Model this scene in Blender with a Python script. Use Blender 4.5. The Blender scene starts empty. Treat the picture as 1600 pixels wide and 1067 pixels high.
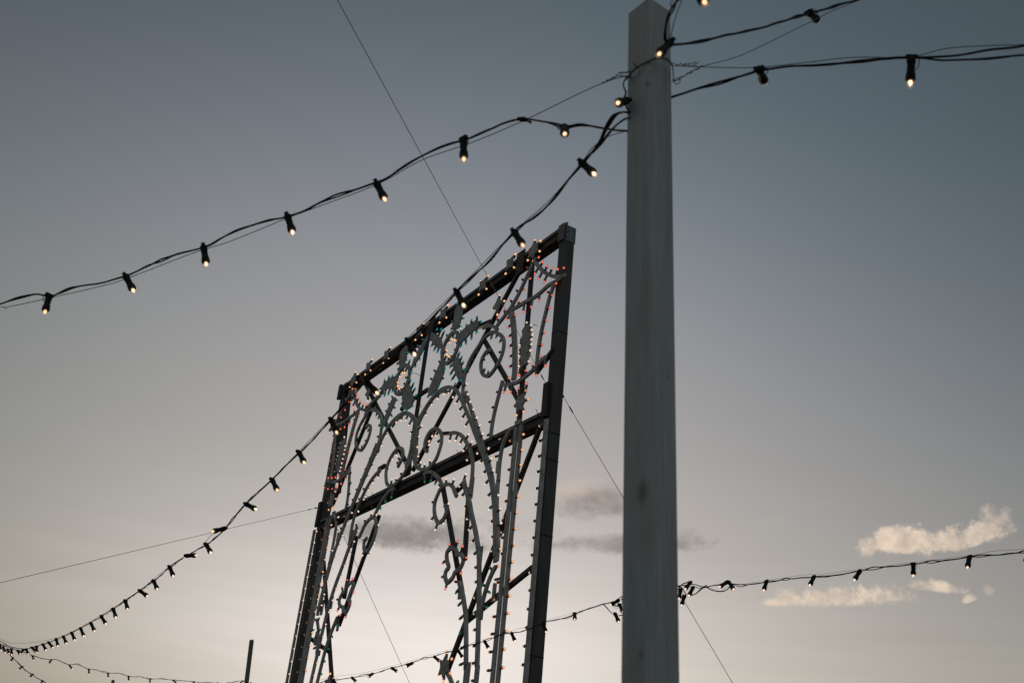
import bpy, math, random
from mathutils import Vector, Matrix
random.seed(7)
C = bpy.context.scene.collection
SC = bpy.context.scene

# ------------------------------------------------------------------ camera
F = 1557.0; CX, CY = 800.0, 533.5            # focal length and centre in photo pixels
RX = Vector((0.9948899402, -0.1009653745, 0.0))
RY = Vector((-0.0447434720, -0.4408920429, -0.8964442136))
RZ = Vector((0.0905098257, 0.8918633301, -0.4431565997))
CAM = Vector((0, 0, 1.6))
cam_d = bpy.data.cameras.new('camera'); cam = bpy.data.objects.new('camera', cam_d); C.objects.link(cam)
M = Matrix((RX, RY, RZ)).to_4x4(); M.translation = CAM
cam.matrix_world = M
cam_d.sensor_width = 36; cam_d.lens = 36 * F / 1600
cam_d.clip_start = 0.05; cam_d.clip_end = 3000
cam_d.dof.use_dof = True; cam_d.dof.focus_distance = 11.0; cam_d.dof.aperture_fstop = 4.5
SC.camera = cam
SC.view_settings.view_transform = 'Standard'; SC.view_settings.look = 'None'
SC.view_settings.exposure = 0; SC.view_settings.gamma = 1
SC.render.resolution_x = 1024; SC.render.resolution_y = 682

# ------------------------------------------------------------------ world: dusk sky
world = bpy.data.worlds.new('World'); SC.world = world; world.use_nodes = True
nt = world.node_tree; N = nt.nodes; L = nt.links
for n in list(N): N.remove(n)
def mth(op, a, b=None, c=None, clamp=False):
    n = N.new('ShaderNodeMath'); n.operation = op; n.use_clamp = clamp
    for i, v in enumerate((a, b, c)):
        if v is None: continue
        if isinstance(v, (int, float)): n.inputs[i].default_value = v
        else: L.new(v, n.inputs[i])
    return n.outputs[0]
tc = N.new('ShaderNodeTexCoord'); DIR = tc.outputs['Generated']
sep = N.new('ShaderNodeSeparateXYZ'); L.new(DIR, sep.inputs[0])
sx, sy, sz0 = sep.outputs
sz = mth('MAXIMUM', sz0, 0.0)
# soft, stretched streaks of thin high cloud near the horizon
mp = N.new('ShaderNodeMapping'); mp.inputs['Scale'].default_value = (3.0, 3.0, 42.0); L.new(DIR, mp.inputs[0])
stn = N.new('ShaderNodeTexNoise'); stn.inputs['Scale'].default_value = 1.6; stn.inputs['Detail'].default_value = 5
L.new(mp.outputs[0], stn.inputs['Vector'])
strk = mth('MULTIPLY', mth('SUBTRACT', stn.outputs[0], 0.5), mth('MULTIPLY', mth('SUBTRACT', 0.42, sz, None, True), 0.62))
gx = mth('ADD', sx, 0.086); gz = mth('SUBTRACT', sz, 0.108)
gg = mth('EXPONENT', mth('ADD', mth('MULTIPLY', mth('MULTIPLY', gx, gx), -1 / 0.4 ** 2), mth('MULTIPLY', mth('MULTIPLY', gz, gz), -1 / 0.15 ** 2)))
K = ((-1.5376, 0.8641, -0.0416, 3.7801, -4.5767, -3.5232, 1.0159, -4.9002, -9.4919, 1.6414),
     (-1.6614, 1.0827, -0.2339, 3.7194, -4.6825, -5.1325, 1.053, -3.5039, -7.7704, 4.5111),
     (-2.134, 1.1896, -0.1635, 5.0795, -5.4312, -5.3862, 1.2674, -3.3341, -7.5562, 4.8236))
FL = (0.045, 0.055, 0.065); BK = (0.178, 0.190, 0.192)
x2 = mth('MULTIPLY', sx, sx); z2 = mth('MULTIPLY', sz, sz); xz = mth('MULTIPLY', sx, sz); z3 = mth('MULTIPLY', z2, sz); x2z = mth('MULTIPLY', x2, sz); xz2 = mth('MULTIPLY', sx, z2)
fr = N.new('ShaderNodeMapRange'); fr.interpolation_type = 'SMOOTHSTEP'
fr.inputs['From Min'].default_value = -0.1; fr.inputs['From Max'].default_value = 0.5; L.new(sy, fr.inputs['Value'])
comb = N.new('ShaderNodeCombineXYZ')
for i, k in enumerate(K):
    p = mth('MULTIPLY_ADD', sx, k[1], k[0])
    for v, c in ((x2, k[2]), (sz, k[3]), (z2, k[4]), (xz, k[5]), (gg, k[6]), (z3, k[7]), (x2z, k[8]), (xz2, k[9])): p = mth('MULTIPLY_ADD', v, c, p)
    p = mth('ADD', p, strk)
    v = mth('ADD', mth('MULTIPLY', mth('EXPONENT', p), fr.outputs[0]), FL[i])
    back = mth('MULTIPLY', mth('SUBTRACT', 1.0, fr.outputs[0]), BK[i] - FL[i])
    L.new(mth('ADD', v, back), comb.inputs[i])
col = comb.outputs[0]
# clouds: puffs and wisps, each at its own direction in the sky
n1 = N.new('ShaderNodeTexNoise'); n1.inputs['Scale'].default_value = 30; n1.inputs['Detail'].default_value = 9
n1.inputs['Roughness'].default_value = 0.66; L.new(DIR, n1.inputs['Vector'])
n2 = N.new('ShaderNodeTexNoise'); n2.inputs['Scale'].default_value = 62; n2.inputs['Detail'].default_value = 6
L.new(DIR, n2.inputs['Vector'])
mp2 = N.new('ShaderNodeMapping'); mp2.inputs['Scale'].default_value = (1, 1, 2.4); L.new(DIR, mp2.inputs[0])
n3 = N.new('ShaderNodeTexNoise'); n3.inputs['Scale'].default_value = 17; n3.inputs['Detail'].default_value = 7
n3.inputs['Roughness'].default_value = 0.55; L.new(mp2.outputs[0], n3.inputs['Vector'])
n4 = N.new('ShaderNodeTexNoise'); n4.inputs['Scale'].default_value = 95; n4.inputs['Detail'].default_value = 8
n4.inputs['Roughness'].default_value = 0.7; L.new(DIR, n4.inputs['Vector'])
def sky_dir(x, y):
    return (M.to_3x3() @ Vector((x - CX, -(y - CY), -F))).normalized()
def vdot(v):
    n = N.new('ShaderNodeVectorMath'); n.operation = 'DOT_PRODUCT'; L.new(DIR, n.inputs[0]); n.inputs[1].default_value = v
    return n.outputs['Value']
def rgbmix(fac, a, b):
    n = N.new('ShaderNodeMix'); n.data_type = 'RGBA'; L.new(fac, n.inputs[0])
    for s, v in ((6, a), (7, b)):
        if isinstance(v, tuple): n.inputs[s].default_value = (*v, 1)
        else: L.new(v, n.inputs[s])
    return n.outputs[2]
def cloud(x, y, w, h, ang, lit, dark, amp, lo, hi, opac, puffy):
    global col
    c = sky_dir(x, y); ca, sa = math.cos(math.radians(ang)), math.sin(math.radians(ang))
    r = sky_dir(x + 100 * ca, y - 100 * sa) - c; r = (r - c * r.dot(c)).normalized()
    u = c.cross(r) * -1
    if u.z < 0: u = -u
    wr_, hr = w / F, h / F
    qx = mth('MULTIPLY', mth('SUBTRACT', vdot(r), r.dot(c)), 1 / wr_)
    qy = mth('MULTIPLY', mth('SUBTRACT', vdot(u), u.dot(c)), 1 / hr)
    if puffy:                                   # flat base: squeeze the lower half
        low = mth('LESS_THAN', qy, 0.0)
        qy2 = mth('MULTIPLY', qy, mth('MULTIPLY_ADD', low, 1.3, 1.0))
    else: qy2 = qy
    d2 = mth('ADD', mth('MULTIPLY', qx, qx), mth('MULTIPLY', qy2, qy2))
    front = mth('GREATER_THAN', vdot(c), 0.8)
    nz = n1.outputs[0] if puffy else n3.outputs[0]
    m = mth('ADD', mth('MULTIPLY', mth('SUBTRACT', 1.0, d2), 1.5 if puffy else 1.0), mth('ADD', mth('MULTIPLY', mth('SUBTRACT', nz, 0.5), amp), mth('MULTIPLY', mth('SUBTRACT', n4.outputs[0], 0.5), amp * 0.55)))
    mr = N.new('ShaderNodeMapRange'); mr.interpolation_type = 'SMOOTHSTEP'
    mr.inputs['From Min'].default_value = lo; mr.inputs['From Max'].default_value = hi; L.new(m, mr.inputs['Value'])
    fac = mth('MULTIPLY', mth('MULTIPLY', mr.outputs[0], opac), front)
    sh = mth('ADD', mth('MULTIPLY', mth('SUBTRACT', n2.outputs[0], 0.5), 2.6), mth('MULTIPLY_ADD', qy, 0.3, 0.55), None, True)
    col = rgbmix(fac, col, rgbmix(sh, dark, lit))
LIT = (0.84, 0.68, 0.53); GRY = (0.54, 0.45, 0.37)
cloud(1425, 852, 92, 30, 3, LIT, GRY, 6.2, 0.0, 1.7, 0.95, True)
cloud(1520, 842, 80, 24, 14, LIT, GRY, 7.0, 0.0, 1.9, 0.9, True)
cloud(1566, 822, 30, 36, 60, LIT, GRY, 4.4, 0.1, 1.7, 0.8, True)
cloud(1400, 848, 44, 26, 8, LIT, GRY, 3.2, 0.0, 1.4, 0.8, True)
cloud(1308, 938, 116, 25, 1, LIT, GRY, 5.6, 0.0, 1.7, 0.95, True)
cloud(1225, 942, 44, 13, 0, LIT, GRY, 4.0, 0.0, 1.9, 0.7, True)
cloud(1462, 919, 38, 14, -6, LIT, GRY, 5.0, 0.0, 1.6, 0.85, True)
cloud(1516, 937, 12, 9, 20, LIT, GRY, 3.0, 0.1, 1.7, 0.65, True)
cloud(1547, 924, 9, 14, 40, LIT, GRY, 3.0, 0.1, 1.7, 0.65, True)
cloud(1500, 864, 90, 12, 6, (0.36, 0.33, 0.30), (0.30, 0.28, 0.26), 3.0, 0.1, 2.2, 0.5, False)
cloud(1210, 811, 34, 14, 0, (0.47, 0.42, 0.37), (0.42, 0.39, 0.36), 2.6, 0.1, 2.2, 0.4, False)
cloud(1200, 857, 30, 9, 0, (0.43, 0.40, 0.37), (0.42, 0.39, 0.36), 2.6, 0.1, 2.2, 0.3, False)
DK = (0.225, 0.21, 0.20); DK2 = (0.31, 0.285, 0.265)
cloud(655, 834, 118, 25, -3, DK2, DK, 4.2, -0.6, 1.4, 0.92, False)
cloud(780, 824, 120, 24, -10, DK2, DK, 4.4, -0.1, 2.2, 0.65, False)
cloud(935, 786, 70, 27, 4, (0.40, 0.345, 0.31), (0.26, 0.235, 0.22), 3.6, -0.5, 1.2, 0.92, False)
cloud(888, 766, 58, 16, 8, (0.62, 0.51, 0.42), (0.50, 0.42, 0.36), 3.6, -0.2, 2.0, 0.7, False)
cloud(965, 849, 145, 16, 2, DK2, DK, 3.8, -0.4, 1.4, 0.85, False)
cloud(1080, 838, 46, 20, 0, DK2, DK, 3.4, -0.1, 1.9, 0.75, False)
cloud(1160, 930, 46, 12, 0, (0.50, 0.46, 0.42), (0.36, 0.34, 0.32), 4.0, 0.3, 2.2, 0.4, False)
bgn = N.new('ShaderNodeBackground'); L.new(col, bgn.inputs[0]); bgn.inputs[1].default_value = 1.0
wo = N.new('ShaderNodeOutputWorld'); L.new(bgn.outputs[0], wo.inputs[0])

# low sun just under the frame, veiled by the bright haze
sun_d = bpy.data.lights.new('sun', 'SUN'); sun = bpy.data.objects.new('sun', sun_d); C.objects.link(sun)
sd = sky_dir(610, 1150); sun_d.energy = 0.5; sun_d.angle = math.radians(3); sun_d.color = (1.0, 0.78, 0.58)
sun.rotation_euler = sd.to_track_quat('Z', 'Y').to_euler(); sun.location = (0, 0, 30)

# ------------------------------------------------------------------ materials
def mat(name, base, rough=0.6, metal=0.0, var=0.0, scale=8.0, bump=0.0, stretch=(1, 1, 1), spec=0.4):
    m = bpy.data.materials.new(name); m.use_nodes = True; t = m.node_tree; b = t.nodes['Principled BSDF']
    b.inputs['Base Color'].default_value = (*base, 1); b.inputs['Roughness'].default_value = rough
    b.inputs['Metallic'].default_value = metal; b.inputs['Specular IOR Level'].default_value = spec
    if var or bump:
        tcn = t.nodes.new('ShaderNodeTexCoord'); mpn = t.nodes.new('ShaderNodeMapping')
        mpn.inputs['Scale'].default_value = stretch; t.links.new(tcn.outputs['Object'], mpn.inputs[0])
        nz = t.nodes.new('ShaderNodeTexNoise'); nz.inputs['Scale'].default_value = scale; nz.inputs['Detail'].default_value = 6
        t.links.new(mpn.outputs[0], nz.inputs['Vector'])
        cr = t.nodes.new('ShaderNodeValToRGB')
        cr.color_ramp.elements[0].position = 0.3; cr.color_ramp.elements[1].position = 0.7
        cr.color_ramp.elements[0].color = (*[c * (1 - var) for c in base], 1)
        cr.color_ramp.elements[1].color = (*[min(1, c * (1 + var)) for c in base], 1)
        t.links.new(nz.outputs[0], cr.inputs[0]); t.links.new(cr.outputs[0], b.inputs['Base Color'])
        if bump:
            bp = t.nodes.new('ShaderNodeBump'); bp.inputs['Strength'].default_value = bump; bp.inputs['Distance'].default_value = 0.01
            t.links.new(nz.outputs[0], bp.inputs['Height']); t.links.new(bp.outputs[0], b.inputs['Normal'])
    return m
def emis(name, c, s):
    m = bpy.data.materials.new(name); m.use_nodes = True; t = m.node_tree; t.nodes.clear()
    e = t.nodes.new('ShaderNodeEmission'); e.inputs[0].default_value = (*c, 1); e.inputs[1].default_value = s
    o = t.nodes.new('ShaderNodeOutputMaterial'); t.links.new(e.outputs[0], o.inputs[0]); return m
def glass(name, c, tr, glow):
    """thin coloured bulb shell: tinted see-through, a sheen, and the tint its lit filament gives it"""
    m = bpy.data.materials.new(name); m.use_nodes = True; t = m.node_tree; t.nodes.clear()
    a = t.nodes.new('ShaderNodeBsdfTransparent'); a.inputs[0].default_value = (*[0.45 * v + 0.55 for v in c], 1)
    g = t.nodes.new('ShaderNodeBsdfPrincipled'); g.inputs['Base Color'].default_value = (*c, 1)
    g.inputs['Roughness'].default_value = 0.12
    g.inputs['Emission Color'].default_value = (*c, 1); g.inputs['Emission Strength'].default_value = glow
    x = t.nodes.new('ShaderNodeMixShader'); x.inputs[0].default_value = tr
    o = t.nodes.new('ShaderNodeOutputMaterial')
    t.links.new(a.outputs[0], x.inputs[1]); t.links.new(g.outputs[0], x.inputs[2]); t.links.new(x.outputs[0], o.inputs[0]); return m
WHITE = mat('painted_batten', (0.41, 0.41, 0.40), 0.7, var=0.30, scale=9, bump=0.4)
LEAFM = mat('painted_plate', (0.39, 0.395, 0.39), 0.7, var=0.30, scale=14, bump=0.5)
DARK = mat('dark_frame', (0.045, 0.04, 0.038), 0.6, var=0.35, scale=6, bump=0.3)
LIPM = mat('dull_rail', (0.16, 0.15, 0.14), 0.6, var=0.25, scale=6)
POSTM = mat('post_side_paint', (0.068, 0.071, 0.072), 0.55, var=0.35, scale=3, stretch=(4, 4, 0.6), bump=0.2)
CAPM = mat('galvanised_cap', (0.17, 0.22, 0.235), 0.5, 0.2, var=0.45, scale=30)
SOCK = mat('grey_socket', (0.20, 0.20, 0.195), 0.6)
RUB = mat('black_rubber', (0.008, 0.009, 0.010), 0.6, spec=0.25)
HOLD = mat('green_black_holder', (0.006, 0.013, 0.012), 0.6, var=0.3, scale=60, spec=0.25)
STEEL = mat('steel_wire', (0.11, 0.105, 0.10), 0.5, 0.4)
PALE = mat('pale_steel_wire', (0.20, 0.19, 0.17), 0.5, 0.4)
GROUND = mat('ground_soil', (0.055, 0.048, 0.04), 0.95, var=0.35, scale=0.5, bump=0.3)
FARP = mat('far_post_paint', (0.16, 0.17, 0.17), 0.7, var=0.1, scale=3)
CLEAR = glass('clear_glass', (0.95, 0.94, 0.92), 0.16, 0.12)
FILA = emis('filament', (1.0, 0.60, 0.33), 3.6)
FILS = [FILA, emis('filament_soft', (1.0, 0.58, 0.32), 2.7), emis('filament_low', (1.0, 0.56, 0.30), 2.0)]
FILB = emis('dim_filament', (1.0, 0.66, 0.48), 1.8)
LAMPC = {  # shell, core
 'r': (glass('red_glass', (0.50, 0.032, 0.018), 0.55, 0.8), emis('red_core', (1.0, 0.42, 0.26), 2.2)),
 'o': (glass('orange_glass', (0.72, 0.30, 0.12), 0.50, 0.75), emis('orange_core', (1.0, 0.66, 0.36), 2.2)),
 'y': (glass('amber_glass', (0.78, 0.40, 0.18), 0.5, 0.75), emis('amber_core', (1.0, 0.74, 0.44), 2.4)),
 't': (glass('teal_glass', (0.0, 0.20, 0.24), 0.75, 0.55), emis('teal_core', (0.02, 0.50, 0.56), 1.1)),
 'g': (glass('green_glass', (0.0, 0.17, 0.08), 0.75, 0.55), emis('green_core', (0.03, 0.50, 0.27), 1.1)),
 'w': (glass('white_glass', (0.86, 0.74, 0.66), 0.42, 0.45), emis('white_core', (1.0, 0.70, 0.52), 1.7)),
 'u': (glass('unlit_glass', (0.78, 0.78, 0.78), 0.15, 0.0), SOCK)}

# weathered timber of the near post: grain, knots, a warm worn patch
def wood_mat():
    m = bpy.data.materials.new('weathered_timber'); m.use_nodes = True; t = m.node_tree; b = t.nodes['Principled BSDF']
    tcn = t.nodes.new('ShaderNodeTexCoord'); ob = tcn.outputs['Object']
    def noise(sc, st, det=6):
        mpn = t.nodes.new('ShaderNodeMapping'); mpn.inputs['Scale'].default_value = st; t.links.new(ob, mpn.inputs[0])
        n = t.nodes.new('ShaderNodeTexNoise'); n.inputs['Scale'].default_value = sc; n.inputs['Detail'].default_value = det
        t.links.new(mpn.outputs[0], n.inputs['Vector']); return n.outputs[0]
    def ramp(v, a, b_, p0=0.3, p1=0.7):
        cr = t.nodes.new('ShaderNodeValToRGB'); cr.color_ramp.elements[0].position = p0; cr.color_ramp.elements[1].position = p1
        cr.color_ramp.elements[0].color = (*a, 1); cr.color_ramp.elements[1].color = (*b_, 1); t.links.new(v, cr.inputs[0]); return cr.outputs[0]
    def mix(f, a, b_, mode='MIX'):
        n = t.nodes.new('ShaderNodeMix'); n.data_type = 'RGBA'; n.blend_type = mode
        if isinstance(f, float): n.inputs[0].default_value = f
        else: t.links.new(f, n.inputs[0])
        t.links.new(a, n.inputs[6])
        if isinstance(b_, tuple): n.inputs[7].default_value = (*b_, 1)
        else: t.links.new(b_, n.inputs[7])
        return n.outputs[2]
    base = ramp(noise(5, (6, 6, 0.45)), WOODA, WOODB)
    grain = ramp(noise(22, (7, 7, 0.3), 8), (0.86, 0.86, 0.86), (1.08, 1.08, 1.08))
    c = mix(1.0, base, grain, 'MULTIPLY')
    warm = ramp(noise(2.2, (2, 2, 0.9), 3), (0, 0, 0), (1, 1, 1), 0.5, 0.75)
    c = mix(warm, c, (0.40, 0.345, 0.325))
    chk = ramp(noise(60, (9, 9, 0.12), 3), (0, 0, 0), (1, 1, 1), 0.66, 0.72)
    c = mix(chk, c, (0.19, 0.20, 0.20))
    # knots: position along the post and around it, radius
    for k, (px_, py_, pz_, rr) in enumerate(KNOTS):
        vm = t.nodes.new('ShaderNodeVectorMath'); vm.operation = 'SUBTRACT'; t.links.new(ob, vm.inputs[0]); vm.inputs[1].default_value = (px_, py_, pz_)
        ms = t.nodes.new('ShaderNodeVectorMath'); ms.operation = 'MULTIPLY'; t.links.new(vm.outputs[0], ms.inputs[0]); ms.inputs[1].default_value = (1, 1, 0.62)
        ln = t.nodes.new('ShaderNodeVectorMath'); ln.operation = 'LENGTH'; t.links.new(ms.outputs[0], ln.inputs[0])
        mr = t.nodes.new('ShaderNodeMapRange'); mr.interpolation_type = 'SMOOTHSTEP'
        mr.inputs['From Min'].default_value = rr; mr.inputs['From Max'].default_value = rr * 0.15; t.links.new(ln.outputs['Value'], mr.inputs['Value'])
        mu = t.nodes.new('ShaderNodeMath'); mu.operation = 'MULTIPLY'; t.links.new(mr.outputs[0], mu.inputs[0]); mu.inputs[1].default_value = 0.55
        c = mix(mu.outputs[0], c, (0.10, 0.085, 0.075))
    t.links.new(c, b.inputs['Base Color']); b.inputs['Roughness'].default_value = 0.8
    bp = t.nodes.new('ShaderNodeBump'); bp.inputs['Strength'].default_value = 0.35; bp.inputs['Distance'].default_value = 0.004
    t.links.new(noise(22, (7, 7, 0.3), 8), bp.inputs['Height']); t.links.new(bp.outputs[0], b.inputs['Normal'])
    return m
WOODA = (0.35, 0.395, 0.405); WOODB = (0.46, 0.515, 0.525)

# ------------------------------------------------------------------ mesh helpers
class MB:
    def __init__(s): s.v = []; s.f = []; s.m = []; s.sm = []
    def face(s, idx, mi=0, smooth=False): s.f.append(idx); s.m.append(mi); s.sm.append(smooth)
    def hexa(s, p, mi=0):                    # 8 corners: bottom ring 0-3, top ring 4-7
        b = len(s.v); s.v += [Vector(q) for q in p]
        for f in ((3, 2, 1, 0), (4, 5, 6, 7), (0, 1, 5, 4), (1, 2, 6, 5), (2, 3, 7, 6), (3, 0, 4, 7)): s.face([b + i for i in f], mi)
    def box(s, lo, hi, mi=0):
        x0, y0, z0 = lo; x1, y1, z1 = hi
        s.hexa([(x0, y0, z0), (x1, y0, z0), (x1, y1, z0), (x0, y1, z0), (x0, y0, z1), (x1, y0, z1), (x1, y1, z1), (x0, y1, z1)], mi)
    def bar(s, a, b, side, w, d, mi=0):      # square bar from a to b; side = width direction
        a, b = Vector(a), Vector(b); t = (b - a).normalized(); side = Vector(side); side = (side - t * side.dot(t)).normalized(); o = t.cross(side)
        P = []
        for e in (a, b):
            for i, j in ((-1, -1), (1, -1), (1, 1), (-1, 1)): P.append(e + side * (i * w / 2) + o * (j * d / 2))
        s.hexa(P, mi)
    def tube(s, pts, r, n=6, mi=0, cap=True):
        pts = [Vector(p) for p in pts]; rs = r if isinstance(r, (list, tuple)) else [r] * len(pts); b = len(s.v)
        for i, p in enumerate(pts):
            t = (pts[min(i + 1, len(pts) - 1)] - pts[max(i - 1, 0)]); t = t.normalized() if t.length > 1e-9 else Vector((0, 0, 1))
            u = t.cross(Vector((0, 0, 1)) if abs(t.z) < 0.9 else Vector((1, 0, 0))).normalized(); w = t.cross(u)
            for k in range(n):
                a = 2 * math.pi * k / n; s.v.append(p + (u * math.cos(a) + w * math.sin(a)) * rs[i])
        for i in range(len(pts) - 1):
            for k in range(n):
                s.face([b + i * n + k, b + i * n + (k + 1) % n, b + (i + 1) * n + (k + 1) % n, b + (i + 1) * n + k], mi, True)
        if cap:
            s.face([b + k for k in range(n)][::-1], mi); e = b + (len(pts) - 1) * n; s.face([e + k for k in range(n)], mi)
    def lathe(s, a, d, prof, n=8, mi=0):     # prof: (distance along d, radius)
        d = Vector(d).normalized(); a = Vector(a)
        s.tube([a + d * h for h, r in prof], [max(r, 1e-5) for h, r in prof], n, mi)
    def plate(s, pts, o, thick, mi=0, vec=Vector((0, 1, 0))):   # polygon (x,z) pairs at y=o, extruded backwards
        b = len(s.v); n = len(pts)
        for k in (0, 1):
            for x, z in pts: s.v.append(Vector((x, o, z)) + vec * (thick * k))
        s.face([b + i for i in range(n)], mi); s.face([b + n + i for i in range(n)][::-1], mi)
        for i in range(n): s.face([b + i, b + n + i, b + n + (i + 1) % n, b + (i + 1) % n], mi)
    def ribbon(s, pts, w, o, d, mi=0):       # batten following (x,z) points
        n = len(pts); b = len(s.v)
        for i, (x, z) in enumerate(pts):
            x0, z0 = pts[max(i - 1, 0)]; x1, z1 = pts[min(i + 1, n - 1)]
            t = Vector((x1 - x0, z1 - z0)); t = t.normalized() if t.length > 1e-9 else Vector((1, 0)); q = Vector((-t.y, t.x)) * (w / 2)
            for sg, yy in ((1, o), (-1, o), (-1, o + d), (1, o + d)): s.v.append(Vector((x + sg * q.x, yy, z + sg * q.y)))
        for i in range(n - 1):
            for k in range(4):
                s.face([b + i * 4 + k, b + i * 4 + (k + 1) % 4, b + (i + 1) * 4 + (k + 1) % 4, b + (i + 1) * 4 + k], mi)
        s.face([b, b + 1, b + 2, b + 3], mi); e = b + (n - 1) * 4; s.face([e + 3, e + 2, e + 1, e], mi)
    def build(s, name, mats, parent=None, loc=None):
        me = bpy.data.meshes.new(name)
        off = Vector(loc) if loc is not None else Vector((0, 0, 0))
        me.from_pydata([tuple(v - off) for v in s.v], [], s.f)
        for m in (mats if isinstance(mats, (list, tuple)) else [mats]): me.materials.append(m)
        for p, mi, sm in zip(me.polygons, s.m, s.sm): p.material_index = mi; p.use_smooth = sm
        me.validate(); me.update()
        import bmesh
        bm = bmesh.new(); bm.from_mesh(me); bmesh.ops.recalc_face_normals(bm, faces=bm.faces); bm.to_mesh(me); bm.free()
        o = bpy.data.objects.new(name, me); C.objects.link(o)
        if parent is not None: o.parent = parent
        if loc is not None: o.location = off
        return o
def tag(o, label=None, cat=None, group=None, kind=None):
    if label: o['label'] = label
    if cat: o['category'] = cat
    if group: o['group'] = group
    if kind: o['kind'] = kind
    return o
def empty(name, loc, rz=0.0):
    o = bpy.data.objects.new(name, None); C.objects.link(o); o.location = loc; o.rotation_euler = (0, 0, rz); o.empty_display_size = 0.3
    return o
def smooth(pts, k=5, closed=False):
    P = [Vector(p) for p in pts]; out = []
    n = len(P)
    for i in range(n - 1):
        p0, p1, p2, p3 = P[max(i - 1, 0)], P[i], P[i + 1], P[min(i + 2, n - 1)]
        for j in range(k):
            t = j / k
            out.append(0.5 * ((2 * p1) + (p2 - p0) * t + (2 * p0 - 5 * p1 + 4 * p2 - p3) * t * t + (3 * p1 - p0 - 3 * p2 + p3) * t ** 3))
    out.append(P[-1]); return out

# ------------------------------------------------------------------ tracing: photo pixel -> world
def ray(x, y): return (M.to_3x3() @ Vector((x - CX, -(y - CY), -F))).normalized()
def at(x, y, D):                                  # point at horizontal distance D
    r = ray(x, y); return CAM + r * (D / math.hypot(r.x, r.y))
GW = Vector((0.503215297, -0.864161076, 0)); GN = Vector((-0.864161076, -0.503215297, 0))
P0 = at(838, 1050, 9.0)
UC = -3.155                                       # the arch's axis of symmetry
BASE = Vector((P0.x + GW.x * UC, P0.y + GW.y * UC, 0))
def lp(x, y, off=0.0):                            # pixel -> arch-plane (x, z)
    r = ray(x, y); t = (P0 + GN * off - CAM).dot(GN) / r.dot(GN); p = CAM + r * t
    return ((p - P0).dot(GW) - UC, p.z)
def loc3(x, y, off): u = lp(x, y, off); return Vector((u[0], -off, u[1]))

# ------------------------------------------------------------------ ground
g = MB(); g.v = [Vector(p) for p in ((-900, -900, 0), (900, -900, 0), (900, 900, 0), (-900, 900, 0))]; g.face([0, 1, 2, 3])
tag(g.build('ground', GROUND), kind='structure')

# ------------------------------------------------------------------ the light arch
arch = empty('light_arch', BASE, math.atan2(GW.y, GW.x))
tag(arch, 'tall wooden festival light arch with painted scrollwork, flowers and small coloured bulbs', 'light arch')
PR = 0.165; PW = 0.11; PD = 0.125; FO = 0.05      # post edge, width, depth, setback of the frame
xr = -UC - PR
TOPZ = 7.60
for s in (1, -1):
    b = MB(); x0, x1 = sorted((s * (xr - PW), s * xr) if s > 0 else (-xr, -xr + PW))
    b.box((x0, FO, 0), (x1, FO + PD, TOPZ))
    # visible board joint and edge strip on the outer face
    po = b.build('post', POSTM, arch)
    c = MB(); c.box((x0 + 0.012, FO + 0.012, TOPZ - 0.19), (x1 + 0.007, FO + PD + 0.007, TOPZ + 0.004)); c.box((x1 - 0.02, FO + 0.03, TOPZ + 0.0045), (x1 + 0.0, FO + PD, TOPZ + 0.006), 1); 
    c.box((x0 + 0.004, FO + 0.01, TOPZ - 0.012), (x1 - 0.004, FO + 0.03, TOPZ + 0.05))
    h = c
    for zz in (TOPZ - 0.03, TOPZ - 0.06, TOPZ - 0.09, TOPZ - 0.12, TOPZ - 0.155):
        for yy in (FO + 0.03, FO + 0.055, FO + 0.09, FO + 0.11):
            if random.random() < 0.8: h.lathe((x1 + 0.0065, yy, zz + random.uniform(-.01, .01)), (1, 0, 0), [(0, 0.006), (0.002, 0.006)], 6, 1)
    cp = c.build('post_cap', [CAPM if s > 0 else DARK, RUB], po)
    q = MB(); q.box((x0 - 0.002, FO - 0.022, TOPZ - 0.18), (x1 - 0.012, FO - 0.002, TOPZ + 0.03)) if s > 0 else q.box((x0 - 0.03, 0.0, TOPZ - 0.22), (x0 + 0.045, FO - 0.006, TOPZ + 0.02))
    q.build('end_board', LIPM if s > 0 else DARK, po)
    k = MB(); k.box((x0 - 0.018, 0.010, 5.36), (x1 - 0.045, FO - 0.004, 5.73)); k.build('joint_block', DARK, po)
    # cable ties round the post
    for zz in (6.3, 4.15, 5.18, 4.9, 3.05):
        tb = MB(); tb.box((x0 - 0.003, FO - 0.003, zz), (x1 + 0.003, FO + PD + 0.003, zz + 0.008)); tb.build('cable_tie', RUB, po)
for z0, z1, nm in ((7.485, 7.61, 'top_beam'), (5.315, 5.44, 'cross_beam')):
    b = MB(); b.box((-xr + PW, FO + 0.008, z0), (xr - PW, FO + PD - 0.008, z1)); bo = b.build(nm, DARK, arch)
    l = MB(); l.box((-xr + PW, FO - 0.012, z1 - 0.035), (xr - PW, FO + 0.006, z1 + 0.003)); l.build('edge_rail', LIPM, bo)
    l = MB(); l.box((-xr + PW, FO - 0.004, z0 + 0.0), (xr - PW, FO + 0.006, z0 + 0.03)); l.build('edge_rail', DARK, bo)

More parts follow.
